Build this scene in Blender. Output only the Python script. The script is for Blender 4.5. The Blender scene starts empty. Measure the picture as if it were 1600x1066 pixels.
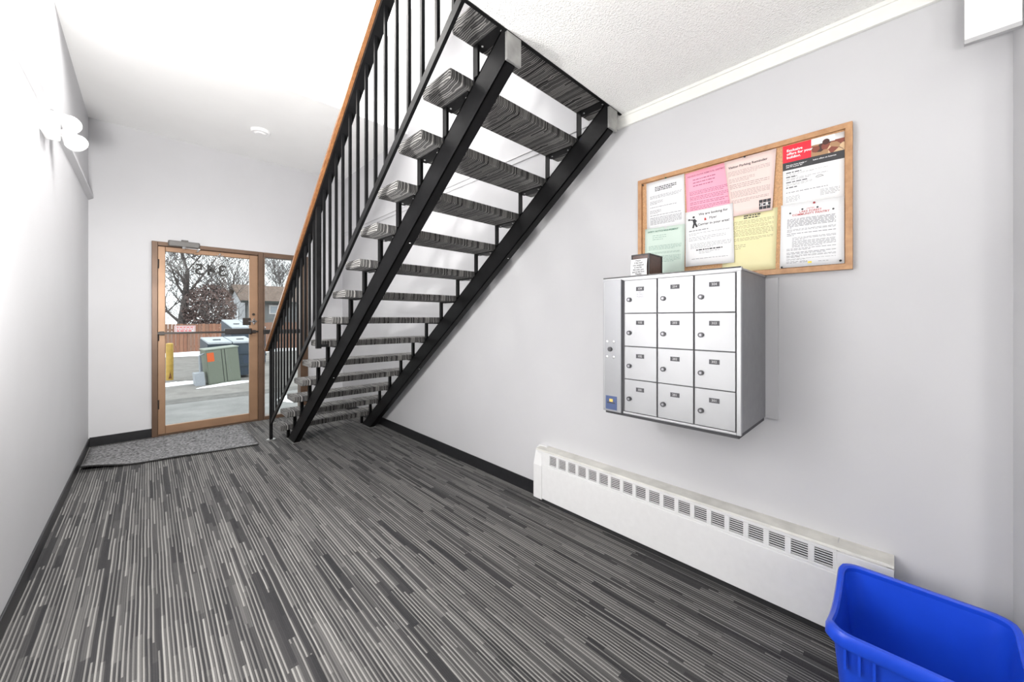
import bpy, bmesh, math, random
from mathutils import Vector, Matrix
R = random.Random(7)
C = bpy.context.scene.collection
SC = bpy.context.scene
# ---------------------------------------------------------------- camera
CAMH = 1.29
cam_d = bpy.data.cameras.new('camera'); cam = bpy.data.objects.new('camera', cam_d); C.objects.link(cam)
cam_d.sensor_width = 36; cam_d.lens = 585.9/1600*36
cam_d.shift_y = -(533-498.87)/1600
cam_d.clip_start = 0.02; cam_d.clip_end = 300
cam.location = (0, 0, CAMH); cam.rotation_euler = (math.pi/2, 0, -0.7708)
SC.camera = cam
# ---------------------------------------------------------------- world, lamps, exposure
SC.view_settings.view_transform = 'Standard'; SC.view_settings.look = 'None'
SC.view_settings.gamma = 1; SC.view_settings.use_curve_mapping = False
SC.view_settings.exposure = 0.24
W = bpy.data.worlds.new('sky'); SC.world = W; W.use_nodes = True
bg = W.node_tree.nodes['Background']; bg.inputs[0].default_value = (0.93, 0.96, 1, 1); bg.inputs[1].default_value = 2.2
XL0 = -.43
def lamp(name, kind, loc, energy, size=.3, rot=(0,0,0), sy=None, col=(1,.98,.95)):
    l = bpy.data.lights.new(name, kind); l.energy = energy; l.color = col
    if kind == 'AREA':
        l.shape = 'RECTANGLE'; l.size = size; l.size_y = sy or size
    else: l.shadow_soft_size = size
    o = bpy.data.objects.new(name, l); C.objects.link(o); o.location = loc; o.rotation_euler = rot
    return o
lamp('bounce_flash', 'AREA', (.05, -.30, 1.40), 31, .3, (math.pi,0,0))
lamp('lobby_fill', 'POINT', (-.05, -1.0, .95), 22, .2)  # added fill light behind the camera, no known fitting
lamp('left_wall_fill', 'AREA', (XL0+.03, 1.3, 1.25), 23, 1.5, (0,-math.pi/2,0), 1.4)  # added soft fill facing the right wall; no window stands here
lamp('entry_fill_up', 'AREA', (-.275, 1.46, 1.64), 74, .20, (math.pi-.85,0,0))  # unseen uplight added to brighten the entrance ceiling, not a real sconce
lamp('entry_fill_down', 'AREA', (-.275, 1.46, 1.60), 30, .20, (.75,0,0))  # added fill aimed down along the lower left wall and carpet
lamp('stairwell_fill', 'AREA', (.35, 2.95, 3.90), 92, 1.2, (0,math.radians(32),0), .8)  # unseen area fill added over the stairwell, tilted towards the left wall
lamp('stair_side_fill', 'AREA', (1.75, 3.0, 3.75), 42, .7, (0,math.radians(55),0), .7)  # extra fill added high by the stair to lift the left wall

# ---------------------------------------------------------------- helpers
class B:
    def __init__(s): s.bm = bmesh.new()
    def box(s, x0,x1,y0,y1,z0,z1, bev=0, seg=2, M=None):
        t = bmesh.new(); r = bmesh.ops.create_cube(t, size=1)
        for v in t.verts:
            v.co = Vector(((x0+x1)/2+v.co.x*(x1-x0), (y0+y1)/2+v.co.y*(y1-y0), (z0+z1)/2+v.co.z*(z1-z0)))
        if bev: bmesh.ops.bevel(t, geom=t.edges[:], offset=bev, segments=seg, profile=.5, affect='EDGES')
        s.add(t, M); return s
    def add(s, t, M=None):
        if M is not None: bmesh.ops.transform(t, matrix=M, verts=t.verts[:])
        m = bpy.data.meshes.new('tmp'); t.to_mesh(m); t.free(); s.bm.from_mesh(m); bpy.data.meshes.remove(m)
    def poly(s, pts, d, M=None):
        """closed polygon (3d points) extruded by vector d"""
        d = Vector(d); n = len(pts)
        a = [s.bm.verts.new(p) for p in pts]; b = [s.bm.verts.new(Vector(p)+d) for p in pts]
        s.bm.faces.new(a); s.bm.faces.new(b[::-1])
        for i in range(n): s.bm.faces.new((a[i], b[i], b[(i+1)%n], a[(i+1)%n]))
        return s
    def quad(s, *p):
        s.bm.faces.new([s.bm.verts.new(q) for q in p]); return s
    def cyl(s, p0, p1, r0, r1=None, n=12, caps=True):
        p0 = Vector(p0); p1 = Vector(p1); r1 = r0 if r1 is None else r1
        d = (p1-p0).normalized(); u = d.orthogonal().normalized(); w = d.cross(u)
        a=[];b=[]
        for i in range(n):
            t = 2*math.pi*i/n; k = u*math.cos(t)+w*math.sin(t)
            a.append(s.bm.verts.new(p0+k*r0)); b.append(s.bm.verts.new(p1+k*r1))
        for i in range(n):
            s.bm.faces.new((a[i], a[(i+1)%n], b[(i+1)%n], b[i]))
        if caps: s.bm.faces.new(a[::-1]); s.bm.faces.new(b)
        return s
    def bar(s, p0, p1, w, h, up=(0,0,1)):
        """rectangular bar from p0 to p1, w sideways, h along up"""
        p0=Vector(p0);p1=Vector(p1);d=(p1-p0).normalized();side=d.cross(Vector(up)).normalized();u=side.cross(d)
        q=[p0+side*(w/2*a)+u*(h/2*b) for a,b in ((-1,-1),(1,-1),(1,1),(-1,1))]
        return s.poly(q, p1-p0)
    def sphere(s, c, r, n=10, sc=(1,1,1)):
        t = bmesh.new(); bmesh.ops.create_uvsphere(t, u_segments=n*2, v_segments=n, radius=r)
        s.add(t, Matrix.Translation(c) @ Matrix.Diagonal((*sc,1))); return s
    def obj(s, name, mat, parent=None, smooth=False):
        bmesh.ops.recalc_face_normals(s.bm, faces=s.bm.faces[:])
        if smooth:
            for f in s.bm.faces: f.smooth = True
        me = bpy.data.meshes.new(name); s.bm.to_mesh(me); s.bm.free()
        if smooth:
            try: me.set_sharp_from_angle(angle=math.radians(35))
            except Exception: pass
        return mk(name, me, mat, parent)
def mk(name, me, mat, parent=None):
    o = bpy.data.objects.new(name, me); C.objects.link(o)
    if mat is not None:
        if not me.materials: me.materials.append(mat)
    if parent is not None: o.parent = parent
    return o
def empty(name, loc=(0,0,0), rot=(0,0,0)):
    o = bpy.data.objects.new(name, None); C.objects.link(o); o.location = loc; o.rotation_euler = rot
    o.empty_display_size = .05
    return o
def tag(o, label, cat, group=None, kind=None):
    o['label'] = label; o['category'] = cat
    if group: o['group'] = group
    if kind: o['kind'] = kind
    return o
def struct(o, label, cat):
    return tag(o, label, cat, kind='structure')
def copy(o, parent=None):
    c = o.copy(); C.objects.link(c); c.parent = parent; return c
def copy_tree(o, parent=None):
    c = copy(o, parent)
    for ch in list(o.children): copy_tree(ch, c)
    return c
DG = None
def text_mesh(txt, size, bold=0, align='CENTER', spacing=1.0, shear=0):
    cu = bpy.data.curves.new('t', 'FONT'); cu.body = txt; cu.size = size; cu.align_x = align; cu.align_y = 'CENTER'
    cu.offset = bold*size; cu.space_character = spacing; cu.shear = shear; cu.resolution_u = 2
    o = bpy.data.objects.new('t', cu); C.objects.link(o)
    bpy.context.view_layer.update()
    me = bpy.data.meshes.new_from_object(o.evaluated_get(bpy.context.evaluated_depsgraph_get()))
    bpy.data.objects.remove(o); bpy.data.curves.remove(cu)
    me.materials.clear(); return me
def text(name, txt, size, mat, parent, M, bold=0, align='CENTER', spacing=1.0, shear=0):
    me = text_mesh(txt, size, bold, align, spacing, shear); me.transform(M); me.name = name
    return mk(name, me, mat, parent)
# text written on a plane facing -X: local x -> -Y, local y -> +Z, normal -> -X
FACE_NX = Matrix(((0,0,-1,0),(-1,0,0,0),(0,1,0,0),(0,0,0,1)))

# ---------------------------------------------------------------- materials
class N:
    def __init__(s, name):
        s.m = bpy.data.materials.new(name); s.m.use_nodes = True; s.t = s.m.node_tree; s.bsdf = s.t.nodes['Principled BSDF']
    def n(s, typ, **kw):
        x = s.t.nodes.new(typ)
        for k, v in kw.items(): setattr(x, k, v)
        return x
    def l(s, a, b): s.t.links.new(a, b)
    def math(s, op, a, b=None, c=None):
        x = s.n('ShaderNodeMath', operation=op)
        for i, v in enumerate((a, b, c)):
            if v is None: continue
            if hasattr(v, 'is_output'): s.l(v, x.inputs[i])
            else: x.inputs[i].default_value = v
        return x.outputs[0]
    def comb(s, x, y, z=0):
        k = s.n('ShaderNodeCombineXYZ')
        for i, v in enumerate((x,y,z)):
            if hasattr(v, 'is_output'): s.l(v, k.inputs[i])
            else: k.inputs[i].default_value = v
        return k.outputs[0]
    def white(s, vec):
        k = s.n('ShaderNodeTexWhiteNoise', noise_dimensions='3D'); s.l(vec, k.inputs[0]); return k.outputs[0]
    def noise(s, vec, scale, detail=3, rough=.5):
        k = s.n('ShaderNodeTexNoise'); k.inputs['Scale'].default_value = scale; k.inputs['Detail'].default_value = detail
        k.inputs['Roughness'].default_value = rough
        if vec is not None: s.l(vec, k.inputs['Vector'])
        return k.outputs[0]
    def ramp(s, f, stops, interp='LINEAR'):
        k = s.n('ShaderNodeValToRGB'); k.color_ramp.interpolation = interp
        e = k.color_ramp.elements
        while len(e) < len(stops): e.new(.5)
        for i, (p, c) in enumerate(stops):
            e[i].position = p; e[i].color = (*c, 1) if len(c) == 3 else c
        s.l(f, k.inputs[0]); return k.outputs[0]
    def obj(s): return s.n('ShaderNodeTexCoord').outputs['Object']
    def bump(s, h, strength=.3, dist=.01):
        k = s.n('ShaderNodeBump'); k.inputs['Strength'].default_value = strength; k.inputs['Distance'].default_value = dist
        s.l(h, k.inputs['Height']); s.l(k.outputs[0], s.bsdf.inputs['Normal'])
    def set(s, col=None, rough=.5, metal=0, spec=.5, **kw):
        b = s.bsdf.inputs
        if col is not None:
            if hasattr(col, 'is_output'): s.l(col, b['Base Color'])
            else: b['Base Color'].default_value = (*col, 1)
        if hasattr(rough, 'is_output'): s.l(rough, b['Roughness'])
        else: b['Roughness'].default_value = rough
        b['Metallic'].default_value = metal; b['Specular IOR Level'].default_value = spec
        for k, v in kw.items(): b[k.replace('_',' ')].default_value = v
        return s.m
def plain(name, col, rough=.5, metal=0, spec=.5, var=.06, scale=30, bump=0, **kw):
    k = N(name); f = k.noise(k.obj(), scale, 4)
    lo = tuple(c*(1-var) for c in col); hi = tuple(min(1, c*(1+var)) for c in col)
    c = k.ramp(f, [(.3, lo), (.7, hi)])
    m = k.set(c, rough, metal, spec, **kw)
    if bump: k.bump(f, bump, .004)
    return m
def carpet(name, tread=False, w=.0140):
    k = N(name); co = k.obj(); sp = k.n('ShaderNodeSeparateXYZ'); k.l(co, sp.inputs[0])
    x, y, z = sp.outputs
    if tread:
        nm = k.n('ShaderNodeTexCoord').outputs['Normal']; sn = k.n('ShaderNodeSeparateXYZ'); k.l(nm, sn.inputs[0])
        side = k.math('GREATER_THAN', k.math('ABSOLUTE', sn.outputs[0]), .7)
        wob = k.math('MULTIPLY', k.math('SUBTRACT', k.noise(co, 11, 2), .5), .030)
        ix = k.math('ADD', k.math('ADD', k.math('MULTIPLY', z, side), k.math('MULTIPLY', x, k.math('SUBTRACT', 1, side))), wob)
        ix = k.math('ADD', ix, 5.0)
        al = k.math('ADD', k.math('SUBTRACT', k.math('MULTIPLY', z, k.math('SUBTRACT', 1, side)), y), 9.0)
    else:
        wob = k.math('MULTIPLY', k.math('SUBTRACT', k.noise(co, 3, 1), .5), .006)
        ix = k.math('ADD', k.math('ADD', x, wob), 5.0); al = k.math('ADD', y, 9.0)
    q = k.math('DIVIDE', ix, w); cell = k.math('FLOOR', q); fr = k.math('FRACT', q)
    grp = k.math('FLOOR', k.math('DIVIDE', cell, 2.0))
    offs = k.white(k.comb(grp, 3.3, 1.7)); offc = k.white(k.comb(cell, 8.3, 2.7))
    seg = k.math('FLOOR', k.math('ADD', k.math('DIVIDE', al, .36), offs))
    seg2 = k.math('FLOOR', k.math('ADD', k.math('DIVIDE', al, .42), offc))
    r1 = k.white(k.comb(cell, seg2, 0.5)); r2 = k.white(k.comb(grp, seg, 4.5)); r3 = k.white(k.comb(cell, seg2, 7.5))
    # each strand pair: a dark ground yarn beside a thin pale one; some pairs drop the pale yarn
    line = k.math('COMPARE', fr, .36, .24 if tread else .20)
    pale = k.math('MULTIPLY', line, k.math('GREATER_THAN', r3, .14))
    pale = k.math('MULTIPLY', pale, k.math('GREATER_THAN', r2, .0 if tread else .06))
    v = k.math('ADD', k.math('MULTIPLY', pale, k.math('ADD', .46, k.math('MULTIPLY', r1, .46))),
               k.math('MULTIPLY', k.math('SUBTRACT', 1.0, pale), k.math('ADD', k.math('MULTIPLY', r1, .22), k.math('MULTIPLY', r2, .24))))
    hi = .37 if tread else .26; gd = .8 if tread else .9
    col = k.ramp(v, [(.0, (.020*gd,.020*gd,.022*gd)), (.18, (.036*gd,.035*gd,.037*gd)), (.32, (.075*gd,.073*gd,.073*gd)), (.48, (.13*gd,.127*gd,.124*gd)), (.72, (hi*.75,hi*.73,hi*.70)), (.95, (hi,hi*.98,hi*.94))])
    # loop pile speckle and thin dark joint between strands
    sv = k.n('ShaderNodeVectorMath', operation='MULTIPLY'); k.l(co, sv.inputs[0]); sv.inputs[1].default_value = (1,1,1) if tread else (1.3,.8,1)
    spk = k.noise(sv.outputs[0], 420, 2, .7)
    edge = k.math('ADD', k.math('MULTIPLY', k.math('ABSOLUTE', k.math('SINE', k.math('MULTIPLY', fr, 6.2832))), .5), .5)
    f2 = k.math('MULTIPLY', k.math('ADD', .35, k.math('MULTIPLY', spk, 1.3)), k.math('POWER', edge, .35))
    mx = k.n('ShaderNodeMix', data_type='RGBA', blend_type='MULTIPLY'); mx.inputs[0].default_value = 1
    k.l(col, mx.inputs[6]); g = k.comb(f2, f2, f2); k.l(g, mx.inputs[7])
    m = k.set(mx.outputs[2], .95, 0, .15)
    k.bsdf.inputs['Sheen Weight'].default_value = .12; k.bsdf.inputs['Sheen Roughness'].default_value = .4
    k.bump(k.math('ADD', k.math('MULTIPLY', edge, .6), spk), .5, .003)
    return m
def wood(name, a, b, axis_scale=(40,2,40), rough=.4):
    k = N(name); mp = k.n('ShaderNodeMapping'); mp.inputs['Scale'].default_value = axis_scale; k.l(k.obj(), mp.inputs[0])
    f = k.noise(mp.outputs[0], 1.0, 5, .6)
    return k.set(k.ramp(f, [(.3, a), (.7, b)]), rough)
def stipple(name):
    k = N(name); co = k.obj(); v = k.n('ShaderNodeTexVoronoi'); v.inputs['Scale'].default_value = 120; k.l(co, v.inputs['Vector'])
    f = k.noise(co, 160, 3, .6)
    m = k.set(k.ramp(f, [(.25,(.85,.85,.84)), (.6,(.94,.94,.93))]), .9, 0, .2); k.bump(k.math('ADD', f, k.math('MULTIPLY', v.outputs[0], .6)), .8, .006); return m
def glassmat(name):
    k = N(name); t = k.t; t.nodes.remove(k.bsdf)
    tr = k.n('ShaderNodeBsdfTransparent'); tr.inputs[0].default_value = (.97,.99,.98,1)
    gl = k.n('ShaderNodeBsdfGlossy'); gl.inputs['Roughness'].default_value = .02
    fr = k.n('ShaderNodeFresnel'); fr.inputs[0].default_value = 1.35
    mx = k.n('ShaderNodeMixShader'); k.l(fr.outputs[0], mx.inputs[0]); k.l(tr.outputs[0], mx.inputs[1]); k.l(gl.outputs[0], mx.inputs[2])
    k.l(mx.outputs[0], t.nodes['Material Output'].inputs[0]); return k.m
def ground_mat(name, a, b, scale=3):
    k = N(name); co = k.obj(); f = k.noise(co, scale, 6, .65); g = k.noise(co, 60, 3)
    c = k.ramp(k.math('ADD', k.math('MULTIPLY', f, .7), k.math('MULTIPLY', g, .3)), [(.35, a), (.65, b)])
    m = k.set(c, .9, 0, .2); k.bump(g, .4, .01); return m

M = {}
M['wall'] = plain('grey_wall_paint', (.555,.555,.572), .55, var=.015, scale=3)
M['wall_l'] = M['wall']
M['white'] = plain('white_ceiling_paint', (.93,.93,.925), .6, var=.01, scale=4)
M['stipple'] = stipple('white_stipple')
M['trimw'] = plain('cream_trim_paint', (.80,.80,.77), .45, var=.02)
M['vinyl'] = plain('black_vinyl', (.014,.014,.016), .35, var=.2)
M['carpet'] = carpet('striped_carpet')
M['tread'] = carpet('striped_tread_carpet', True, .0105)
M['mat'] = plain('grey_mat_pile', (.19,.19,.195), .95, var=.8, scale=55, bump=.8, spec=.1)
M['rubber'] = plain('black_rubber', (.012,.012,.012), .6)
M['black'] = plain('black_steel_paint', (.006,.006,.0065), .45, var=.25, scale=12, spec=.13)
M['steel'] = plain('bare_steel', (.36,.36,.35), .42, metal=.75, var=.2, scale=14)
M['bolt'] = plain('zinc_bolt', (.75,.75,.75), .3, metal=.9)
M['rail'] = wood('varnished_rail_wood', (.17,.072,.028), (.29,.135,.056), (60,3,60), .3)
M['bronze'] = plain('bronze_aluminium', (.30,.18,.108), .38, metal=.35, var=.08, scale=6)
M['framebronze'] = plain('brown_bronze', (.125,.075,.048), .38, metal=.35, var=.12, scale=6)  # browner, darker tone than the door leaf
M['darkbronze'] = plain('dark_bronze', (.035,.028,.024), .35, metal=.4)
M['glass'] = glassmat('clear_glass')
M['chrome'] = plain('chrome', (.8,.8,.8), .15, metal=1)
M['decal'] = plain('grey_decal', (.035,.034,.032), .7)
M['alu'] = plain('brushed_aluminium', (.42,.425,.44), .34, metal=.35, var=.03, scale=8)
M['aludoor'] = plain('satin_aluminium_door', (.37,.375,.39), .36, metal=.35, var=.02, scale=8)
M['aluside'] = plain('grey_cabinet_side', (.25,.25,.26), .45, metal=.3, var=.05)
M['baseshade'] = plain('dark_base_shade', (.04,.04,.045), .6)  # near-black colour for the shade painted under the mailboxes
M['gap'] = plain('grey_gap', (.10,.10,.105), .6)
M['alupanel'] = plain('grey_aluminium', (.30,.305,.32), .40, metal=.35, var=.03, scale=8)
M['nameplate'] = plain('grey_name_plate', (.065,.065,.072), .6)
M['engrave'] = plain('pale_engraving', (.45,.45,.46), .5)
M['lock'] = plain('lock_ring', (.045,.045,.05), .4, metal=.2)
M['lockface'] = plain('lock_face', (.28,.28,.30), .4, metal=.6)
M['ink'] = plain('black_ink', (.03,.03,.035), .7)
M['greyink'] = plain('grey_ink', (.17,.17,.185), .7)
M['redink'] = plain('red_ink', (.45,.03,.03), .7)
M['paper'] = plain('white_paper', (.75,.755,.77), .7, var=.015, scale=12)
M['whitepaper2'] = plain('bright_paper', (.78,.78,.79), .7, var=.015, scale=12)
M['mint'] = plain('mint_paper', (.58,.69,.62), .7, var=.02, scale=12)
M['pink'] = plain('pink_paper', (.84,.36,.47), .7, var=.05, scale=5)
M['blush'] = plain('blush_paper', (.76,.60,.565), .7, var=.02, scale=12)
M['yellow'] = plain('yellow_paper', (.74,.69,.41), .7, var=.02, scale=12)
M['posterred'] = plain('poster_red', (.72,.012,.035), .5)
M['posterblack'] = plain('poster_black', (.028,.028,.032), .5)
M['cork'] = plain('cork', (.50,.29,.15), .85, var=.22, scale=160, bump=.3)
M['oak'] = wood('oak_frame', (.35,.175,.08), (.50,.285,.14), (30,30,30), .45)
M['brownbox'] = plain('dark_brown_laminate', (.062,.026,.018), .4, var=.35, scale=60)
M['blacktrim'] = plain('black_edge', (.012,.010,.010), .4)
M['heater'] = plain('cream_enamel', (.73,.73,.735), .4, var=.02)
M['heatcap'] = plain('worn_cream_enamel', (.60,.59,.555), .5, var=.12, scale=14)
M['hole'] = plain('dark_slot', (.02,.02,.022), .8)
M['blue'] = plain('blue_plastic', (.010,.062,.58), .32, var=.05, scale=10, spec=.5)
M['closer'] = plain('closer_grey', (.13,.125,.12), .4, metal=.3)
M['fixture'] = plain('white_fixture_plastic', (.92,.92,.92), .4, var=.01)
M['fixedge'] = plain('grey_fixture_metal', (.42,.42,.43), .45)
M['pinred'] = plain('red_pin', (.35,.02,.03), .3); M['pingreen'] = plain('green_pin', (.01,.10,.05), .3); M['pindark'] = plain('dark_pin', (.02,.025,.03), .3)
M['asphalt'] = ground_mat('worn_asphalt', (.17,.16,.15), (.26,.25,.235))
M['concrete'] = ground_mat('pale_concrete', (.17,.17,.165), (.25,.247,.24), 2)
M['gutter'] = ground_mat('stained_concrete', (.11,.105,.10), (.18,.175,.165), 4)
M['snow'] = plain('snow', (.93,.95,.98), .8, var=.03, scale=20, bump=.3)
M['bollard'] = plain('yellow_paint', (.46,.29,.055), .5, var=.15, scale=10)
M['rust'] = plain('rust', (.16,.06,.02), .8, var=.4)
M['util'] = plain('sage_green_paint', (.135,.155,.12), .5, var=.05)
M['utildark'] = plain('dark_gap', (.03,.035,.03), .6)
M['orange'] = plain('orange_label', (.55,.085,.01), .5)
M['meter'] = plain('pale_grey_box', (.30,.32,.35), .5)
M['dumpblue'] = plain('dark_blue_steel', (.026,.042,.062), .5, var=.15)
M['dumplid'] = plain('frosted_lid', (.36,.39,.42), .6, var=.1)
M['fence'] = [wood('cedar_board_%d' % i, a, b, (30,30,3), .8) for i, (a, b) in enumerate([((.20,.085,.05),(.29,.14,.09)),((.24,.11,.065),(.32,.17,.11)),((.19,.09,.06),(.26,.15,.10))])]
M['signwhite'] = plain('sign_white', (.55,.54,.54), .5); M['signred'] = plain('sign_red', (.6,.06,.06), .5)
M['siding'] = plain('pale_siding', (.36,.37,.39), .7); M['greysiding'] = plain('grey_siding', (.17,.175,.175), .7)
M['roof'] = plain('brown_shingles', (.14,.10,.078), .9, var=.3, scale=8)
M['bark'] = plain('grey_bark', (.12,.105,.10), .9, var=.3, scale=8)
M['leaf'] = plain('dead_leaf', (.15,.105,.095), .9, var=.4, scale=3)

# ---------------------------------------------------------------- setting
XR, YB, XL = 2.05, 5.68, -.43
YF = -.265
ZS, ZLOW, ZUP, ZTOP = 2.511, 3.323, 3.944, 5.3
YE, Y1, Y2 = 1.154, 3.755, 2.45
struct(B().box(XL-.12, XR+.12, -3, YB+.02, -.12, 0).obj('floor', M['carpet']), 'charcoal and grey striped carpet covering the lobby floor', 'floor')
struct(B().box(XR, XR+.12, YF-.1, YB+.15, 0, ZTOP).obj('wall_right', M['wall']), 'pale grey wall carrying the mailboxes and notice board', 'wall')
struct(B().box(XL-.12, XL, -3, YB+.15, 0, ZTOP).obj('wall_left', M['wall']), 'pale grey wall with the emergency light, running to the entrance', 'wall')
b = B(); DX0, DX1, DZ = .03, 1.575, 2.145
b.box(XL, DX0, YB, YB+.15, 0, DZ); b.box(DX1, XR, YB, YB+.15, 0, DZ); b.box(XL, XR, YB, YB+.15, DZ, 3.45)
struct(b.obj('wall_back', M['wall']), 'grey end wall around the glass entrance door', 'wall')
struct(B().box(1.88, XR, YF-.1, YF, 0, ZS).obj('wall_front', M['wall']), 'grey return wall at the edge of view beside the recycling bin', 'wall')
struct(B().box(1.88, 1.98, -3, YF-.1, 0, ZS).obj('wall_corridor', M['wall']), 'grey corridor wall behind the photographer', 'wall')
struct(B().box(XL, 1.98, -3.1, -3, 0, ZS).obj('wall_rear', M['wall']), 'grey wall closing the corridor behind the photographer', 'wall')
b = B().box(XL, XR, -3, YE, ZS, 2.795)
struct(b.obj('ceiling', M['stipple']), 'white stippled soffit above the mailboxes', 'ceiling')
struct(B().box(XL, XR, Y1, YB, ZLOW, ZLOW+.05).obj('ceiling', M['white']), 'smooth white lower ceiling over the entrance door', 'ceiling')
struct(B().box(XL, XR, Y2, Y1, ZUP, ZUP+.05).obj('ceiling', M['white']), 'smooth white raised ceiling above the stair', 'ceiling')
struct(B().box(XL, XR, -3, Y2, ZTOP, ZTOP+.05).obj('ceiling', M['white']), 'white upper hall ceiling above the landing', 'ceiling')
struct(B().box(XL, XR, Y1, Y1+.05, ZLOW+.05, ZUP+.05).obj('wall_bulkhead', M['white']), 'white bulkhead face between the two ceiling heights', 'wall')
struct(B().box(XL, XR, Y2, Y2+.05, ZUP+.05, ZTOP).obj('wall_bulkhead', M['white']), 'white bulkhead face above the raised ceiling', 'wall')
struct(B().box(XL, XR, -3.1, -3, 2.795, ZTOP).obj('wall_upper', M['wall']), 'grey upper hall wall above the corridor', 'wall')
# baseboards and trims
struct(B().box(XR-.008, XR, 1.80, YB, 0, .095, .002).obj('baseboard_right', M['vinyl']), 'black vinyl baseboard along the right wall under the stair', 'baseboard')
struct(B().box(XL, XL+.008, -3, YB, 0, .085, .002).obj('baseboard_left', M['vinyl']), 'dark vinyl baseboard along the left wall', 'baseboard')
b = B().box(XL+.008, DX0, YB-.008, YB, 0, .095, .002); b.box(DX1, XR-.008, YB-.008, YB, 0, .095, .002)
struct(b.obj('baseboard_back', M['vinyl']), 'black vinyl baseboard beside the entrance door', 'baseboard')
b = B().box(XR-.018, XR, YF, YE+.03, 2.437, ZS, .003); b.box(XR-.026, XR, YF, YE+.02, 2.494, ZS, .002)
struct(b.obj('trim_1', M['trimw']), 'cream trim strip where the soffit meets the right wall', 'trim')
b = B().box(XR-.008, XR, YE+.05, YB, 2.495, 2.535, .002); b.box(XR-.014, XR, YE+.05, YB, 2.535, 2.543, .002)
struct(b.obj('trim_2', M['wall']), 'cream ledge strip on the right wall behind the stair', 'trim')
b = B().poly([(XL,-3,2.49),(XL+.035,-3,2.515),(XL+.035,-3,2.54),(XL,-3,2.55)], (0,YB+3,0))
struct(b.obj('trim_3', M['wall']), 'painted ledge along the upper left wall', 'trim')
b = B().box(XL, XR, YE, YE+.006, ZS-.004, 2.795); b.box(XL, XR, YE-.008, YE+.006, ZS-.005, ZS)
struct(b.obj('trim_4', M['black']), 'black steel edge of the upper floor slab at the head of the stair', 'trim')

# ---------------------------------------------------------------- entrance door and sidelight
YD = YB-.03   # inner face of frame
d1 = struct(empty('door_1', (0,0,0)), 'bronze framed glass entrance door', 'door')
b = B(); b.box(DX0, .078, YD, YB+.09, 0, DZ, .003); b.box(1.005, 1.058, YD, YB+.09, 0, DZ, .003); b.box(.078, 1.005, YD, YB+.09, 2.10, DZ, .003)
b.box(.078, 1.005, YB-.01, YB+.09, 0, .012)
b.obj('door_frame', M['framebronze'], d1)
lf0, lf1 = .0782, 1.0045
YL0, YL1 = YB-.005, YB+.04
stile = B().box(lf0, .140, YL0, YL1, .015, 2.097, .004).obj('stile', M['bronze'], d1)
B().box(.915, lf1, YL0, YL1, .015, 2.097, .004).obj('stile', M['bronze'], d1)
B().box(.140, .915, YL0, YL1, 2.045, 2.097, .004).obj('top_rail', M['bronze'], d1)
B().box(.140, .915, YL0, YL1, .015, .105, .004).obj('bottom_rail', M['bronze'], d1)
gp = B().box(.136, .919, YB+.014, YB+.022, .10, 2.05).obj('pane', M['glass'], d1)
# street number, applied to be read from outside
MN = Matrix.Translation((.535, YB+.0125, 1.865)) @ Matrix(((-1,0,0,0),(0,0,1,0),(0,1,0,0),(0,0,0,1)))
num = text('street_number', '345', .185, M['decal'], gp, MN, .018, spacing=1.15); num['label'] = 'dark street number 345, reversed from inside'
pb = B().bar((.075, YB-.055, 1.135), (1.0, YB-.055, 1.135), .022, .022).obj('push_bar', M['darkbronze'], d1)
B().box(.66, .925, YB-.085, YB-.005, 1.105, 1.175, .006).obj('latch_housing', M['blacktrim'], d1)
for x in (.11, .955): B().box(x-.02, x+.02, YB-.065, YB-.004, 1.115, 1.155, .004).obj('bar_bracket', M['darkbronze'], d1)
B().box(.845, .93, YB-.01, YB-.004, 1.215, 1.305, .003).obj('lock_plate', M['darkbronze'], d1)
k = B(); k.cyl((.958, YB-.005, 1.262), (.958, YB-.03, 1.262), .024, n=16); k.bar((.90, YB-.028, 1.262), (.99, YB-.028, 1.262), .012, .014); k.bar((.958, YB-.028, 1.225), (.958, YB-.028, 1.30), .012, .014, (1,0,0))
k.obj('thumb_turn', M['chrome'], d1)
k = B().cyl((.958, YB-.004, 1.35), (.958, YB-.012, 1.35), .016, n=14); k.obj('lock_cylinder', M['darkbronze'], d1)
cl = B().box(.16, .43, YD-.06, YD, 2.10, 2.165, .012, 3); cl.box(.27, .33, YD-.05, YD-.01, 2.16, 2.182, .006); clo = cl.obj('door_closer', M['closer'], d1); clo['label'] = 'dark grey overhead door closer'
k = B().bar((.29, YD-.04, 2.092), (.42, YD-.10, 2.080), .018, .008); k.bar((.42, YD-.10, 2.085), (.40, YL0, 2.055), .016, .008); k.cyl((.29, YD-.04, 2.08), (.29, YD-.04, 2.11), .018)
k.obj('closer_arm', M['chrome'], clo)
k = B().box(.38, .44, YL0-.012, YL0, 2.035, 2.062, .003).obj('arm_shoe', M['bronze'], clo)
k = B().box(.585, .66, YL0-.006, YL0, 2.046, 2.056, .001); k.sphere((.62, YL0-.008, 2.066), .013, 6); k.obj('top_catch', M['chrome'], d1)
for z in (.35, 1.1, 1.9): B().cyl((.080, YL0-.010, z-.05), (.080, YL0-.010, z+.05), .010, n=10).obj('hinge', M['darkbronze'], d1)
w1 = struct(empty('window_1', (0,0,0)), 'tall narrow sidelight to the right of the entrance door', 'window')
b = B(); b.box(1.060, 1.075, YD, YB+.09, 0, DZ, .003); b.box(1.482, DX1, YD-.02, YB+.09, 0, DZ, .003); b.box(1.075, 1.482, YD, YB+.09, 2.085, DZ, .003); b.box(1.075, 1.482, YD, YB+.09, 0, .045, .003)
b.obj('frame', M['framebronze'], w1)
B().box(1.072, 1.485, YB+.014, YB+.022, .04, 2.09).obj('pane', M['glass'], w1)
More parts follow.
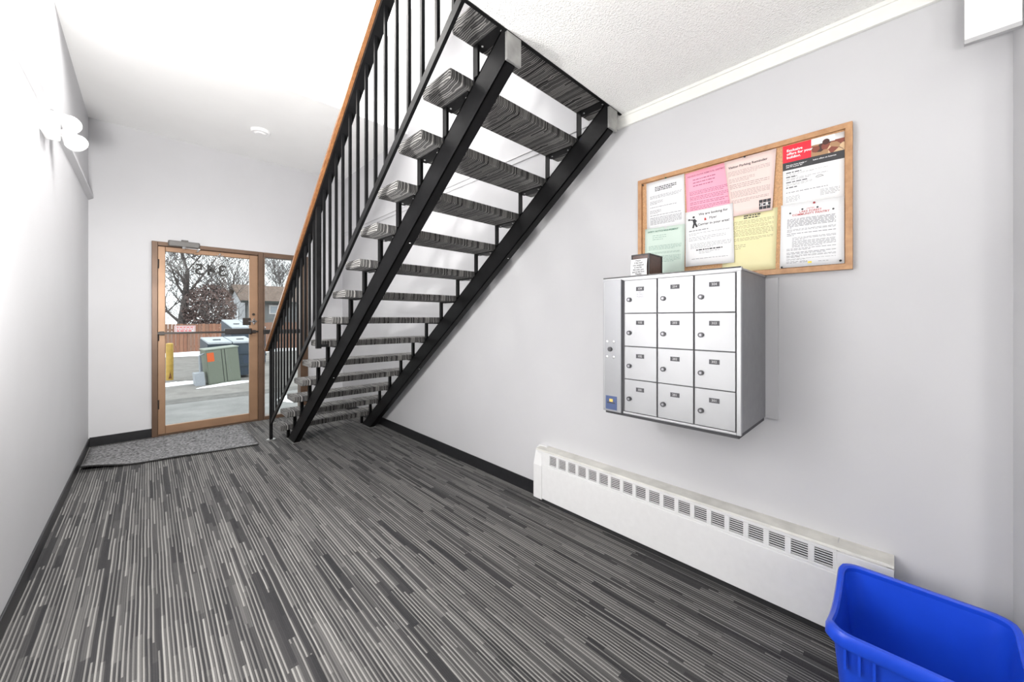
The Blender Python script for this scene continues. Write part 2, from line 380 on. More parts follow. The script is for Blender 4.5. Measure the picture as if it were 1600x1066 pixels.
B().box(1.06, 1.50, YD-.02, YD+.005, 1.10, 1.155, .003).obj('guard_rail', M['blacktrim'], w1)

# ---------------------------------------------------------------- entrance mat
nx, ny = 30, 16
me = bpy.data.meshes.new('mat'); vs = []; fs = []
def matz(u, v):  # curl at the near left corner
    c = max(0, 1-((u*1.25)**2 + (v*1.0)**2)**.5/.36)
    return .006 + .045*c*c*(3-2*c) + .006*math.exp(-((u-.5)/.12)**2)*max(0, 1-v*3)
for lay in (0, 1):
    for j in range(ny+1):
        for i in range(nx+1):
            u, v = i/nx, j/ny
            x = -.405 + u*1.22; yy0 = 4.76 - .20*u; y = yy0 + v*(5.60-yy0)
            vs.append((x, y, matz(u, v) + (0 if lay else .006)))
def vid(l, i, j): return l*(nx+1)*(ny+1)+j*(nx+1)+i
for j in range(ny):
    for i in range(nx):
        fs.append((vid(0,i,j), vid(0,i+1,j), vid(0,i+1,j+1), vid(0,i,j+1))); fs.append((vid(1,i,j), vid(1,i,j+1), vid(1,i+1,j+1), vid(1,i+1,j)))
for i in range(nx): fs += [(vid(0,i,0), vid(1,i,0), vid(1,i+1,0), vid(0,i+1,0)), (vid(0,i,ny), vid(0,i+1,ny), vid(1,i+1,ny), vid(1,i,ny))]
for j in range(ny): fs += [(vid(0,0,j), vid(0,0,j+1), vid(1,0,j+1), vid(1,0,j)), (vid(0,nx,j), vid(1,nx,j), vid(1,nx,j+1), vid(0,nx,j+1))]
me.from_pydata(vs, [], fs); me.update()
for p in me.polygons: p.use_smooth = True
mt = mk('entrance_mat', me, M['mat']); tag(mt, 'grey ribbed entrance mat with a curled corner inside the door', 'mat')
b = B()
edge = [(-.405 + i/nx*1.22, 4.76-.20*i/nx, matz(i/nx, 0)+.004) for i in range(nx+1)]
for p, q in zip(edge, edge[1:]): b.bar(p, q, .012, .010)
b.obj('rubber_edge', M['rubber'], mt)

# ---------------------------------------------------------------- staircase
TX0, TX1 = .97, 2.03
TY, TG, TS, TZ, TD, TT = 4.409, .251, .186, .191, .240, .052
st = empty('staircase', (1.5, 4.4, 0)); st.location = (0,0,0)
tag(st, 'open riser steel staircase with striped carpet treads rising to the upper floor', 'staircase')
def topz(y): return TZ-TT-.004 + TS/TG*(TY-y)
SH = .165
for xs, lab in ((1.085, 'near'), (1.888, 'far')):
    yt, y0 = YE+.004, TY + (TZ-TT-.004)*TG/TS
    yl = y0 - SH*TG/TS
    b = B()
    web = [(xs, y0, 0), (xs, yt, topz(yt)), (xs, yt, topz(yt)-SH), (xs, yl, 0)]
    b.poly(web, (.008,0,0))
    for off, f in ((0, 1), (-SH+.009, 1)):   # flanges
        a0 = (xs, y0+off*TG/TS, 0); a1 = (xs, yt, topz(yt)+off)
        b.poly([(xs, y0+off*TG/TS, 0), (xs, yt, topz(yt)+off), (xs, yt, topz(yt)+off-.009), (xs, y0+(off-.009)*TG/TS, 0)], (.056,0,0))
    s = b.obj('stringer', M['black'], st)
    B().box(xs-.002, xs+.082, YE-.010, YE+.003, 2.385, ZS-.006, .001).obj('end_plate', M['steel'], s)
    B().box(xs-.012, xs+.07, yl-.01, y0+.02, 0, .007, .001).obj('foot_plate', M['steel'], s)
    for f in (.25, .62):
        y = yt+(y0-yt)*f; B().sphere((xs+.03, y, topz(y)-SH-.002), .006, 5, (1,1,.5)).obj('bolt', M['bolt'], s)
tr0 = None
for n in range(14):
    yr, zt = TY-TG*n, TZ+TS*n
    depth = TD
    if tr0 is None:
        t = bmesh.new(); bmesh.ops.create_cube(t, size=1)
        for v in t.verts: v.co = Vector((TX0+(v.co.x+.5)*(TX1-TX0), (v.co.y+.5)*TD, (v.co.z-.5)*TT))
        bmesh.ops.bevel(t, geom=t.edges[:], offset=.010, segments=3, profile=.5, affect='EDGES')
        me = bpy.data.meshes.new('tread'); t.to_mesh(me); t.free()
        for p in me.polygons: p.use_smooth = False
        tr = mk('tread', me, M['tread'], st)
        brk = []
        for xs in (1.082, 1.885):
            k = B(); k.box(xs, xs+.058, .02, TD-.012, -TT-.008, -TT-.0005, .001)
            k.box(xs, xs+.034, TD-.020, TD-.012, -TT-.008-.176, -TT-.003, .001); k.box(xs, xs+.006, TD-.046, TD-.012, -TT-.150, -TT-.003, .001)
            bk = k.obj('bracket', M['black'], tr)
            for yy in (.06, TD-.05): k2 = B().sphere((xs+.025, yy, -TT-.009), .0055, 5, (1,1,.6)).obj('bolt', M['bolt'], st)
            brk.append(bk)
        # bolts belong to the tread as sub-parts
        for o in [o for o in st.children if o.name.startswith('bolt')]: o.parent = tr
        tr0 = tr
    else:
        tr = copy(tr0, st)
        for ch in list(tr0.children): copy(ch, tr)
    tr.location = (0, yr, zt)

# ---------------------------------------------------------------- railing
rl = tag(empty('stair_railing'), 'black steel stair railing with square balusters and a varnished wooden handrail', 'railing')
def rx(y): return .945 - .0165*(4.67-y)
def zb(y): return .19 + .685*(4.652-y)
def zh(y): return .924 + .706*(4.755-y)      # underside level of wooden handrail
b = B(); ya, yb_ = 4.765, 1.05
b.bar((rx(ya), ya, zh(ya)+.034), (rx(yb_), yb_, zh(yb_)+.034), .086, .038)
hr = b.obj('handrail', M['rail'], rl)
bm = bmesh.new(); bm.from_mesh(hr.data); bmesh.ops.bevel(bm, geom=bm.edges[:], offset=.008, segments=2, affect='EDGES'); bm.to_mesh(hr.data); bm.free()
B().bar((rx(4.70)+.004, 4.70, zh(4.70)), (rx(yb_)+.004, yb_, zh(yb_)), .058, .030).obj('top_bar', M['black'], rl)
B().bar((rx(4.672), 4.672, zb(4.672)), (rx(yb_+.1), yb_+.1, zb(yb_+.1)), .016, .040).obj('bottom_bar', M['black'], rl)
def post(y, z0, w, foot=False):
    X = rx(y)
    o = B().box(X-w/2, X+w/2, y-w/2, y+w/2, z0, zh(y)).obj('post', M['black'], rl)
    if foot: B().cyl((X, y, 0), (X, y, .008), .042, n=16).obj('foot_plate', M['steel'], o)
    return o
post(4.672, 0, .028, True)
po = post(3.03, 1.07, .034)
B().box(rx(3.03), TX0+.02, 3.02, 3.04, 1.08, 1.10).obj('fixing_bar', M['black'], po)
y = 4.672-.118
yy = []
while y > 1.10:
    if abs(y-3.03) > .05: yy.append(y)
    y -= .1265 if y < 3.03 else .118
for y in yy:
    X = rx(y)
    B().box(X-.008, X+.008, y-.008, y+.008, zb(y)+.005, zh(y)-.002).obj('baluster', M['black'], rl)

# ---------------------------------------------------------------- mailbox cluster
MX = 1.64
mb = tag(empty('mailbox_cluster'), 'aluminium twelve door apartment mailbox unit hung on the right wall', 'mailbox')
b = B(); b.box(MX+.012, XR-.014, .425, 1.020, .842, 1.484)
cab = b.obj('cabinet', M['aluside'], mb)
b = B(); b.box(MX, XR-.014, .421, 1.026, 1.482, 1.490, .001); B.box(b, MX-.004, MX+.012, .419, 1.028, 1.478, 1.493, .001); b.obj('top_panel', M['alu'], mb)
B().box(MX-.0045, MX-.002, .421, 1.028, 1.4885, 1.4945).obj('top_seal', M['blacktrim'], mb)
b = B(); b.box(MX-.002, MX+.014, .421, .437, .838, 1.480, .002); b.box(MX-.002, MX+.014, .437, .921, .838, .848, .002); b.box(MX+.010, MX+.013, .437, .918, .848, 1.478)
b.box(MX-.002, MX+.014, .437, .918, 1.474, 1.480, .001)
b.obj('face_frame', M['alu'], mb)
B().box(MX+.008, MX+.0105, .437, .918, .848, 1.478).obj('door_gap', M['gap'], mb)
B().box(MX+.006, XR-.016, .43, 1.02, .824, .842).obj('base_shade', M['baseshade'], mb)  # underside slab, coloured dark to paint the shadow band below the cabinet
lp = B().box(MX-.012, MX+.014, .926, 1.024, .838, 1.482, .002).obj('lock_panel', M['alupanel'], mb)
B().box(MX-.0125, MX-.0115, 1.016, 1.019, .85, 1.47).obj('panel_hinge', M['fixedge'], lp)
k = B().cyl((MX-.020, .984, 1.143), (MX-.011, .984, 1.143), .011, n=16); k.obj('lock', M['lock'], lp)
for (yv, zv) in ((1.001,1.180),(.965,1.180),(1.002,1.105),(.965,1.105)): B().sphere((MX-.012, yv, zv), .0065, 6, (.4,1,1)).obj('rivet', M['bolt'], lp)
stk = B().box(MX-.0135, MX-.0118, .948, 1.008, .848, .914); stk = stk.obj('warning_sticker', plain('blue_sticker', (.05,.08,.19), .5), lp); stk['label'] = 'blue sticker with a yellow emblem'
B().box(MX-.0150, MX-.0136, .969, .988, .886, .900, .0004).obj('emblem', plain('yellow_mark', (.85,.55,.12), .5), stk)
B().box(MX-.0145, MX-.0136, .958, 1.000, .878, .884).obj('emblem_base', M['ink'], stk)
cols = [(.755,.914),(.597,.751),(.440,.593)]; rows = [(1.318,1.474),(1.1615,1.3165),(1.0055,1.160),(.850,1.004)]
suite = [['104','204','304'],['103','203','303'],['102','202','302'],['101','201','301']]
for r, (z0, z1) in enumerate(rows):
    for c, (y0, y1) in enumerate(cols):
        dd = B().box(MX-.001, MX+.008, y0+.0012, y1-.0012, z0+.0012, z1-.0012, .0012).obj('mailbox_door', M['aludoor'], mb)
        yl, zl = y1-.026, (z0+z1)/2-.014
        lk = B().cyl((MX-.010, yl, zl), (MX, yl, zl), .0105, n=18)
        lk = lk.obj('lock', M['lock'], dd)
        kf = B().cyl((MX-.0112, yl, zl), (MX-.010, yl, zl), .0052, n=14).obj('keyway', M['lockface'], dd)
        yn, zn = (y0+y1)/2, z1-.043
        np_ = B().box(MX-.003, MX-.0008, yn-.0195, yn+.0195, zn-.0095, zn+.0095, .0006).obj('name_plate', M['nameplate'], dd)
        me = text_mesh(suite[r][c], .014, .01); me.transform(Matrix.Translation((MX-.0032, yn, zn)) @ FACE_NX)
        mk('suite_number', me, M['engrave'], dd)
        if (r, c) == (0, 0):
            me = text_mesh('NO\nFLYERS\nPLEASE', .0105, .01); me.transform(Matrix.Translation((MX-.0012, yn, zn-.026)) @ FACE_NX)
            mk('notice_lettering', me, M['greyink'], dd)
tag(B().box(XR-.012, XR, .377, 1.05, .836, 1.478, .001).obj('backing_panel', M['wall']), 'thin grey backing panel on the wall behind the mailboxes', 'panel')

# ---------------------------------------------------------------- brown slip box on the mailboxes
bx = tag(empty('note_box'), 'small dark brown box with a printed note, standing on the mailboxes', 'box')
B().box(1.722, 1.860, .832, .918, 1.4905, 1.603, .002).obj('body', M['brownbox'], bx)
b = B()
for (x, y) in ((1.722,.832),(1.860,.832),(1.722,.918),(1.860,.918)): b.box(x-.003, x+.003, y-.003, y+.003, 1.4905, 1.604)
b.box(1.719, 1.863, .829, .921, 1.600, 1.607, .001)
b.obj('edging', M['blacktrim'], bx)
pts = []
k = B(); n = 10
for i in range(n):
    def P(t): return 1.714 - .006*math.sin(t*math.pi) - .010*max(0, .35-t)
    z0_, z1_ = 1.4945+.088*i/n, 1.4945+.088*(i+1)/n
    k.quad((P(i/n), .919, z0_), (P(i/n), .836, z0_), (P((i+1)/n), .836, z1_), (P((i+1)/n), .919, z1_))
nt = k.obj('note', M['paper'], bx); nt['label'] = 'white printed note'
me = text_mesh('Please\nif the mail\nyou received\nis not for\nthis unit, just\nput in the box\nThanks', .0108, .02); me.transform(Matrix.Translation((1.7055, .878, 1.5415)) @ FACE_NX)
mk('lettering', me, M['ink'], nt)

# ---------------------------------------------------------------- notice board and papers
BY0, BY1, BZ0, BZ1 = .127, 1.044, 1.492, 2.085
nb = tag(empty('bulletin_board'), 'oak framed cork bulletin board hung on the right wall above the mailboxes', 'bulletin board')
B().box(XR-.014, XR, BY0+.02, BY1-.02, BZ0+.02, BZ1-.02).obj('cork_panel', M['cork'], nb)
fw = .022
def fr(pts): B().poly(pts, (.026,0,0)).obj('frame_rail', M['oak'], nb)
X0 = XR-.026
fr([(X0,BY0,BZ0),(X0,BY1,BZ0),(X0,BY1-fw,BZ0+fw),(X0,BY0+fw,BZ0+fw)]); fr([(X0,BY0,BZ1),(X0,BY1,BZ1),(X0,BY1-fw,BZ1-fw),(X0,BY0+fw,BZ1-fw)])
fr([(X0,BY0,BZ0),(X0,BY0,BZ1),(X0,BY0+fw,BZ1-fw),(X0,BY0+fw,BZ0+fw)]); fr([(X0,BY1,BZ0),(X0,BY1,BZ1),(X0,BY1-fw,BZ1-fw),(X0,BY1-fw,BZ0+fw)])
def paper(name, label, tl, tr_, br, bl, mat, layer, curl=.004):
    """corners given as (y, z); returns the object plus a map (u right, v down, 0..1) -> point in front of it"""
    cl_ = lambda p: (min(max(p[0], .152), 1.019), min(max(p[1], 1.517), 2.060))
    tl, tr_, br, bl = map(cl_, (tl, tr_, br, bl))
    xb = XR-.0150-layer*.0028
    n = 8; me = bpy.data.meshes.new(name); vs=[]; fs=[]
    def pt(u, v, off=0):
        y = (tl[0]*(1-u)+tr_[0]*u)*(1-v)+(bl[0]*(1-u)+br[0]*u)*v; z = (tl[1]*(1-u)+tr_[1]*u)*(1-v)+(bl[1]*(1-u)+br[1]*u)*v
        w = curl*(.5-.5*math.cos(2*math.pi*u))*(.25+.5*v) + curl*.6*max(0, v-.6)
        return Vector((xb-w-off, y, z))
    for j in range(n+1):
        for i in range(n+1): vs.append(pt(i/n, j/n))
    for j in range(n):
        for i in range(n): fs.append((j*(n+1)+i, j*(n+1)+i+1, (j+1)*(n+1)+i+1, (j+1)*(n+1)+i))
    me.from_pydata(vs, [], fs); me.update()
    for p in me.polygons: p.use_smooth = True
    o = mk(name, me, mat); so = o.modifiers.new('thick', 'SOLIDIFY'); so.thickness = .0003; so.offset = 0
    tag(o, label, 'notice', 'papers pinned to the bulletin board'); o['pt'] = 0; del o['pt']
    return o, pt
def lines(o, pt, blocks, mat, off=.0007, rng=R):
    """blocks: (v0, v1, number of lines, u0, u1, heaviness, last fraction)"""
    k = B()
    for (v0, v1, n, u0, u1, hv, last) in blocks:
        for i in range(n):
            vc = v0+(v1-v0)*(i+.5)/n; hh = (v1-v0)/n*hv/2
            end = u0+(u1-u0)*(last if i == n-1 else 1); u = u0
            while u < end-.01:
                wl = min(rng.uniform(.025,.09), end-u)
                k.quad(pt(u, vc-hh, off), pt(u+wl, vc-hh, off), pt(u+wl, vc+hh, off), pt(u, vc+hh, off)); u += wl+.014
    q = k.obj('printed_text', mat, o); q['kind'] = 'stuff'; return q
def headline(o, pt, u, v, txt, size, mat, bold=.02, rot=0, name='heading', align='CENTER', shear=0, off=.0012):
    me = text_mesh(txt, size, bold, align, 1.0, shear); p = pt(u, v, off); W_ = .22; H_ = .28
    e1 = (pt(u+.05, v, off)-pt(u-.05, v, off)).normalized(); e2 = (pt(u, v-.05, off)-pt(u, v+.05, off)).normalized()
    nn = e1.cross(e2)
    Mx = Matrix(((e1.x,e2.x,nn.x,p.x),(e1.y,e2.y,nn.y,p.y),(e1.z,e2.z,nn.z,p.z),(0,0,0,1)))
    me.transform(Mx); return mk(name, me, mat, o)
def patch(o, pt, u0, u1, v0, v1, mat, name, off=.0006):
    k = B(); n = 6
    for i in range(n):
        a, c = u0+(u1-u0)*i/n, u0+(u1-u0)*(i+1)/n
        for j in range(2):
            p_, q = v0+(v1-v0)*j/2, v0+(v1-v0)*(j+1)/2
            k.quad(pt(a, p_, off), pt(c, p_, off), pt(c, q, off), pt(a, q, off))
    return k.obj(name, mat, o)
o, pt = paper('notice_sheet', 'white notice with a three line heading, above the mint green sheet', (.998,2.069),(.788,2.060),(.782,1.787),(.994,1.79), M['paper'], 0)
lines(o, pt, [(.115,.215,3,.24,.80,.55,.8)], M['ink'])
lines(o, pt, [(.29,.36,3,.10,.93,.34,.9),(.40,.48,4,.10,.45,.34,.6),(.52,.55,1,.10,.90,.34,.9),(.59,.67,4,.10,.40,.34,.7),(.69,.72,1,.10,.9,.34,1),(.74,.90,7,.10,.92,.4,.8)], M['greyink'])
o, pt = paper('notice_sheet', 'mint green safety notice at the lower left of the board behind the brown box', (1.004,1.801),(.782,1.793),(.786,1.525),(1.006,1.53), M['mint'], 1)
headline(o, pt, .46, .075, 'SAFETY NOTICE REQUIREMENT', .0120, plain('green_ink', (.03,.14,.09), .7), .02)
lines(o, pt, [(.14,.26,3,.20,.55,.25,.8),(.36,.46,4,.10,.92,.35,.8),(.50,.54,2,.10,.9,.35,1),(.58,.72,5,.10,.9,.32,.8)], plain('green_grey_ink', (.22,.34,.29), .7))
o, pt = paper('notice_sheet', 'pink snow removal notice between the white sheet and the blush parking sheet', (.782,2.055),(.577,2.064),(.553,1.767),(.772,1.775), M['pink'], 1)
pk = plain('pink_print_ink', (.34,.10,.17), .7)
headline(o, pt, .50, .085, 'NOTICE SNOW REMOVAL DISTRICT', .0112, pk, .02)
lines(o, pt, [(.13,.30,3,.18,.70,.28,.9),(.36,.44,3,.09,.94,.34,.9),(.46,.54,3,.09,.94,.34,.9),(.56,.62,2,.09,.94,.34,.9),(.64,.72,3,.09,.94,.34,.6)], pk)
o, pt = paper('notice_sheet', 'blush pink visitor parking reminder with a black logo in its lower corner', (.595,2.079),(.382,2.071),(.397,1.785),(.560,1.785), M['blush'], 2)
headline(o, pt, .46, .135, 'Visitor Parking Reminder', .0158, M['ink'], .015)
lines(o, pt, [(.20,.29,4,.05,.9,.30,.7),(.33,.41,3,.05,.6,.3,.8),(.43,.52,3,.05,.9,.34,.8),(.56,.68,5,.05,.92,.34,.7),(.71,.78,3,.05,.9,.36,.5)], plain('brown_grey_ink', (.34,.25,.24), .7))
lg = empty('logo'); lg.parent = o
for i in range(3):
    for j in range(3):
        u0, v0 = .69+.09*i, .80+.055*j
        patch(lg, pt, u0, u0+.083, v0, v0+.050, M['ink'], 'logo_square', .0008)
headline(lg, pt, .815, .885, 'ICR', .021, M['whitepaper2'], .02, name='logo_letters', off=.0016)
o, pt = paper('notice_sheet', 'white flyer carrier advert with a walking figure, overlapping the pink sheet', (.778,1.849),(.556,1.851),(.549,1.563),(.778,1.564), M['whitepaper2'], 3, .006)
headline(o, pt, .60, .085, 'We are looking for', .0172, M['ink'], .012)
headline(o, pt, .60, .175, 'Flyer', .0172, M['ink'], .012)
headline(o, pt, .44, .178, 'a', .024, M['redink'], .04)
headline(o, pt, .605, .265, 'Carrier in your area!', .0172, M['ink'], .012)
lines(o, pt, [(.345,.375,1,.08,.5,.5,1),(.40,.45,2,.08,.92,.25,.2),(.47,.55,3,.08,.85,.25,.6),(.59,.69,4,.11,.95,.25,.6),(.74,.79,2,.30,.72,.25,.6),(.86,.885,1,.14,.90,.3,1)], M['greyink'])
lines(o, pt, [(.70,.735,1,.24,.78,.6,1)], M['ink'])
k = B()
def fig(a, c, w):  # walking stick figure with a paper
    pa, pc = pt(*a, .0010), pt(*c, .0010); d = (pc-pa).normalized(); sd = d.cross(Vector((1,0,0)))*w
    k.quad(pa-sd, pa+sd, pc+sd, pc-sd)
fig((.19,.15),(.21,.23),.007); fig((.20,.22),(.17,.31),.0045); fig((.21,.22),(.26,.30),.0045); fig((.19,.165),(.11,.155),.003); fig((.20,.16),(.255,.20),.003); fig((.085,.135),(.085,.165),.005)
k.cyl(pt(.185,.115,.0012), pt(.185,.115,.0006), .006, n=10); k.obj('figure_icon', M['ink'], o)
o, pt = paper('notice_sheet', 'pale yellow notice at the bottom of the board beside the flyer carrier advert', (.600,1.797),(.378,1.795),(.386,1.512),(.606,1.512), M['yellow'], 0)
lines(o, pt, [(.045,.115,2,.40,.72,.55,.9)], M['ink'])
lines(o, pt, [(.13,.20,3,.14,.94,.34,.9),(.21,.27,3,.14,.94,.34,.9),(.28,.40,5,.14,.94,.34,.9),(.42,.48,3,.14,.94,.34,.7),(.53,.62,3,.14,.45,.3,.7)], plain('olive_ink', (.30,.28,.16), .7))
o, pt = paper('notice_sheet', 'glossy red and white offers poster with a photo strip, top right of the board', (.359,2.063),(.146,2.056),(.147,1.784),(.359,1.784), M['whitepaper2'], 0)
pr_ = patch(o, pt, 0, .485, 0, .275, M['posterred'], 'red_panel', .0005)
headline(o, pt, .07, .145, 'Exclusive\noffers for your\nbuilding.', .0152, M['whitepaper2'], .03, align='LEFT')
patch(o, pt, 0, 1, .275, .40, M['posterblack'], 'black_band', .0005)
headline(o, pt, .06, .340, 'Are you here simply with exclusive offers on Internet\nand TV in your building.', .0078, M['whitepaper2'], .02, align='LEFT')
kk = N('printed_photo'); v = kk.n('ShaderNodeTexVoronoi'); v.inputs['Scale'].default_value = 46; kk.l(kk.obj(), v.inputs['Vector'])
sp = kk.n('ShaderNodeSeparateColor'); kk.l(v.outputs['Color'], sp.inputs[0])
kk.set(kk.ramp(sp.outputs[0], [(0,(.05,.02,.015)),(.3,(.20,.05,.03)),(.55,(.35,.20,.10)),(.75,(.60,.42,.25)),(1,(.75,.70,.66))], 'CONSTANT'), .5)
patch(o, pt, .485, 1, .09, .275, kk.m, 'photo_panel', .0005); patch(o, pt, .485, .86, .0, .10, M['whitepaper2'], 'photo_sky', .0006)
k = B(); c0 = pt(.72, .09, .0012); k.cyl(c0, c0+Vector((.0004,0,0)), .012, n=14); k.obj('photo_head', plain('print_brown', (.06,.02,.015), .6), o)
lines(o, pt, [(.43,.46,1,.06,.32,.5,1),(.50,.53,1,.06,.25,.5,1),(.585,.615,1,.06,.42,.45,1),(.67,.70,1,.06,.25,.5,1)], M['ink'])
lines(o, pt, [(.465,.49,2,.06,.75,.3,.7),(.535,.575,2,.06,.75,.3,.6),(.62,.66,3,.06,.5,.3,.8),(.75,.78,1,.06,.75,.35,1),(.82,.92,5,.06,.3,.3,.8),(.80,.90,5,.63,.93,.3,.8)], M['greyink'])
k = B()
for i in range(7):
    a0, a1 = math.pi*(1-i/7), math.pi*(1-(i+1)/7)
    pa, pc = pt(.62+.06*math.cos(a0), .605-.028*math.sin(a0), .001), pt(.62+.06*math.cos(a1), .605-.028*math.sin(a1), .001)
    k.bar(pa, pc, .0012, .0014, (1,0,0))
k.bar(pt(.57,.61,.001), pt(.67,.60,.001), .001, .002, (1,0,0)); k.obj('car_outline', M['ink'], o)
o, pt = paper('notice_sheet', 'white community notice with a red heading and star pins, bottom right of the board', (.364,1.797),(.148,1.790),(.149,1.508),(.369,1.512), M['paper'], 2)
headline(o, pt, .49, .105, 'UNITED', .0078, M['redink'], .0); headline(o, pt, .49, .145, 'LAKE FOREST', .0125, M['redink'], .01); headline(o, pt, .49, .185, 'COMMUNITY PANTRY', .0125, M['redink'], .01)
lines(o, pt, [(.235,.385,8,.11,.88,.42,.1),(.40,.45,3,.11,.88,.36,.1),(.46,.51,2,.11,.88,.36,.15),(.53,.58,3,.2,.88,.32,.3),(.585,.69,6,.2,.88,.32,.7),(.70,.74,2,.11,.88,.34,.5),(.76,.80,2,.11,.88,.38,.8),(.81,.85,3,.11,.88,.38,.3),(.865,.89,2,.11,.88,.34,.4),(.90,.94,2,.11,.32,.3,.8),(.905,.935,2,.33,.45,.4,1),(.925,.94,1,.62,.78,.4,1)], M['greyink'])
patch(o, pt, .46, .52, .925, .955, plain('yellow_star', (.8,.65,.1), .6), 'yellow_mark', .0008)
k = B()
for (u, v) in ((.16,.145),(.36,.105),(.60,.105),(.84,.165)): k.cyl(pt(u,v,.0011), pt(u,v,.0006), .0042, n=5)
k.obj('bullet_icon', M['ink'], o)
def pin(y, z, mat, label, depth):
    k = B(); x = XR-.016-depth; k.cyl((x-.002, y, z), (x-.006, y, z), .0035, .0028, n=8); k.sphere((x-.007, y, z), .0045, 5, (.7,1,1)); k.cyl((x+.012, y, z), (x, y, z), .0006, n=5)
    tag(k.obj('push_pin', mat), label, 'push pin', 'push pins in the bulletin board')
pin(.884, 2.062, M['pingreen'], 'green push pin holding the white three line notice', .001)
pin(1.016, 2.055, M['pindark'], 'dark push pin in the bare cork corner by the white notice', -.001)
pin(.505, 2.057, M['pindark'], 'dark push pin above the visitor parking heading', .008)
pin(.247, 1.783, M['pinred'], 'red push pin above the red community heading', .008)
pin(.360, 1.520, M['pindark'], 'dark push pin in the lower left corner of the community notice', .009)
pin(.163, 1.528, M['pindark'], 'dark push pin in the lower right corner of the community notice', .009)

# ---------------------------------------------------------------- baseboard heater
ht = tag(empty('baseboard_heater'), 'long cream metal convector heater with louvred grilles along the right wall', 'heater')
HX, HY0, HY1 = 1.965, .010, 1.80
gz0, gz1 = .288, .358
prof = lambda: [(XR,.03),(HX+.012,.03),(HX,.042),(HX,.262),(HX+.004,.275)]
b = B()
# front panel below and above the grille band, side and back
b.box(HX, HX+.012, HY0+.02, HY1-.03, .042, gz0-.012, .003)
b.box(HX+.002, HX+.014, HY0+.02, HY1-.03, gz0-.012, gz0, .002); b.box(HX+.002, HX+.014, HY0+.02, HY1-.03, gz1, gz1+.012, .002)
b.box(HX+.022, XR, HY0+.02, HY1-.03, .05, gz1)
b.obj('front_cover', M['heater'], ht)
B().poly([(HX-.002,HY0,gz1+.0145),(HX+.002,HY0,gz1+.024),(XR-.03,HY0,.386),(XR,HY0,.386),(XR,HY0,gz1+.010)], (0,HY1-HY0-.02,0)).obj('top_cap', M['heatcap'], ht)
B().box(HX-.004, XR-.002, HY0, HY0+.16, .036, gz1+.010, .002).obj('end_cap', M['heater'], ht)
B().poly([(HX-.0025,HY0+.158,gz1+.0105),(HX+.0015,HY0+.158,gz1+.0225),(XR-.03,HY0+.158,.3866),(XR,HY0+.158,.3866),(XR,HY0+.158,gz1+.0105)], (0,.003,0)).obj('cap_seam', M['fixedge'], ht)
for ya_, yb2 in ((HY1-.075, HY1),):
    k = B().poly([(HX-.004,ya_,.036),(HX-.004,ya_,gz1-.09 if ya_ > 1 else gz1+.004),(HX+(.022 if ya_ > 1 else .0),ya_,gz1+(.010 if ya_>1 else .012)),(XR-.03,ya_,.389),(XR,ya_,.389),(XR,ya_,.036)], (0,yb2-ya_,0)); k.obj('end_cap', M['heater'], ht)
B().box(HX+.03, XR, HY0+.02, HY1-.02, .003, .05).obj('back_plate', M['hole'], ht)
k = B().box(HX+.002, HX+.014, HY0+.15, .172, gz0-.002, gz1+.002); k.obj('blank_panel', M['heater'], ht)
B().box(HX+.002, HX+.014, 1.668, HY1-.07, gz0-.002, gz1+.002).obj('blank_panel', M['heater'], ht)
gn = 19; ga, gb_ = .172, 1.668; pitch = (gb_-ga)/gn
g0 = None
for i in range(gn):
    yc = ga+pitch*(i+.5)
    if g0 is None:
        k = B(); hw = pitch/2
        k.box(HX+.002, HX+.014, -hw, -hw*.74, gz0, gz1); k.box(HX+.002, HX+.014, hw*.74, hw, gz0, gz1); k.box(HX+.002, HX+.014, -hw*.74, hw*.74, gz1-.003, gz1); k.box(HX+.002, HX+.014, -hw*.74, hw*.74, gz0, gz0+.003); g0 = k.obj('grille', M['heater'], ht)
        B().box(HX+.0165, HX+.018, -hw, hw, gz0, gz1).obj('grille_back', M['hole'], g0)
        ns = 7; sp_ = (gz1-gz0)/ns; s0 = None
        for j in range(ns-1):
            zc = gz0+sp_*(j+1)
            if s0 is None: s0 = B().box(HX+.003, HX+.0055, -hw*.745, hw*.745, -.0019, .0019).obj('slat', M['heater'], g0); q = s0
            else: q = copy(s0, g0)
            q.location = (0, 0, zc)
        g = g0
    else:
        g = copy(g0, ht)
        for ch in list(g0.children): copy(ch, g)
    g.location = (0, yc, 0)

# ---------------------------------------------------------------- blue recycling bin
bn = tag(empty('recycling_bin'), 'blue plastic recycling bin on the carpet in front of the heater', 'bin')
bx0, bx1, by0, by1, bh = 1.405, 1.845, -.252, .152, .40
def rr(x0, x1, y0, y1, r, n=6):
    p = []
    for cx, cy, a0 in ((x1-r,y1-r,0),(x0+r,y1-r,90),(x0+r,y0+r,180),(x1-r,y0+r,270)):
        for i in range(n+1):
            a = math.radians(a0+90*i/n); p.append((cx+r*math.cos(a), cy+r*math.sin(a)))
        # straight subdivisions
    q = []
    for i, a in enumerate(p):
        c = p[(i+1)%len(p)]; q.append(a)
        L = math.hypot(c[0]-a[0], c[1]-a[1])
        m = int(L/.03)
        for j in range(1, m): q.append((a[0]+(c[0]-a[0])*j/m, a[1]+(c[1]-a[1])*j/m))
    return q
base = rr(bx0, bx1, by0, by1, .055)
cxb, cyb = (bx0+bx1)/2, (by0+by1)/2
def dip(x, y):
    d = 0
    tx = (x-cxb)/(bx1-bx0)*2; ty = (y-cyb)/(by1-by0)*2
    if abs(ty) > .93: d = .042*max(0, math.cos(tx*math.pi/2*1.15))**1.0 if abs(tx) < .87 else 0
    return d
def ring(off, z, follow=1.0):
    sx = ((bx1-bx0)/2-off)/((bx1-bx0)/2); sy = ((by1-by0)/2-off)/((by1-by0)/2)
    return [(cxb+(x-cxb)*sx, cyb+(y-cyb)*sy, z-dip(x,y)*follow) for x, y in base]
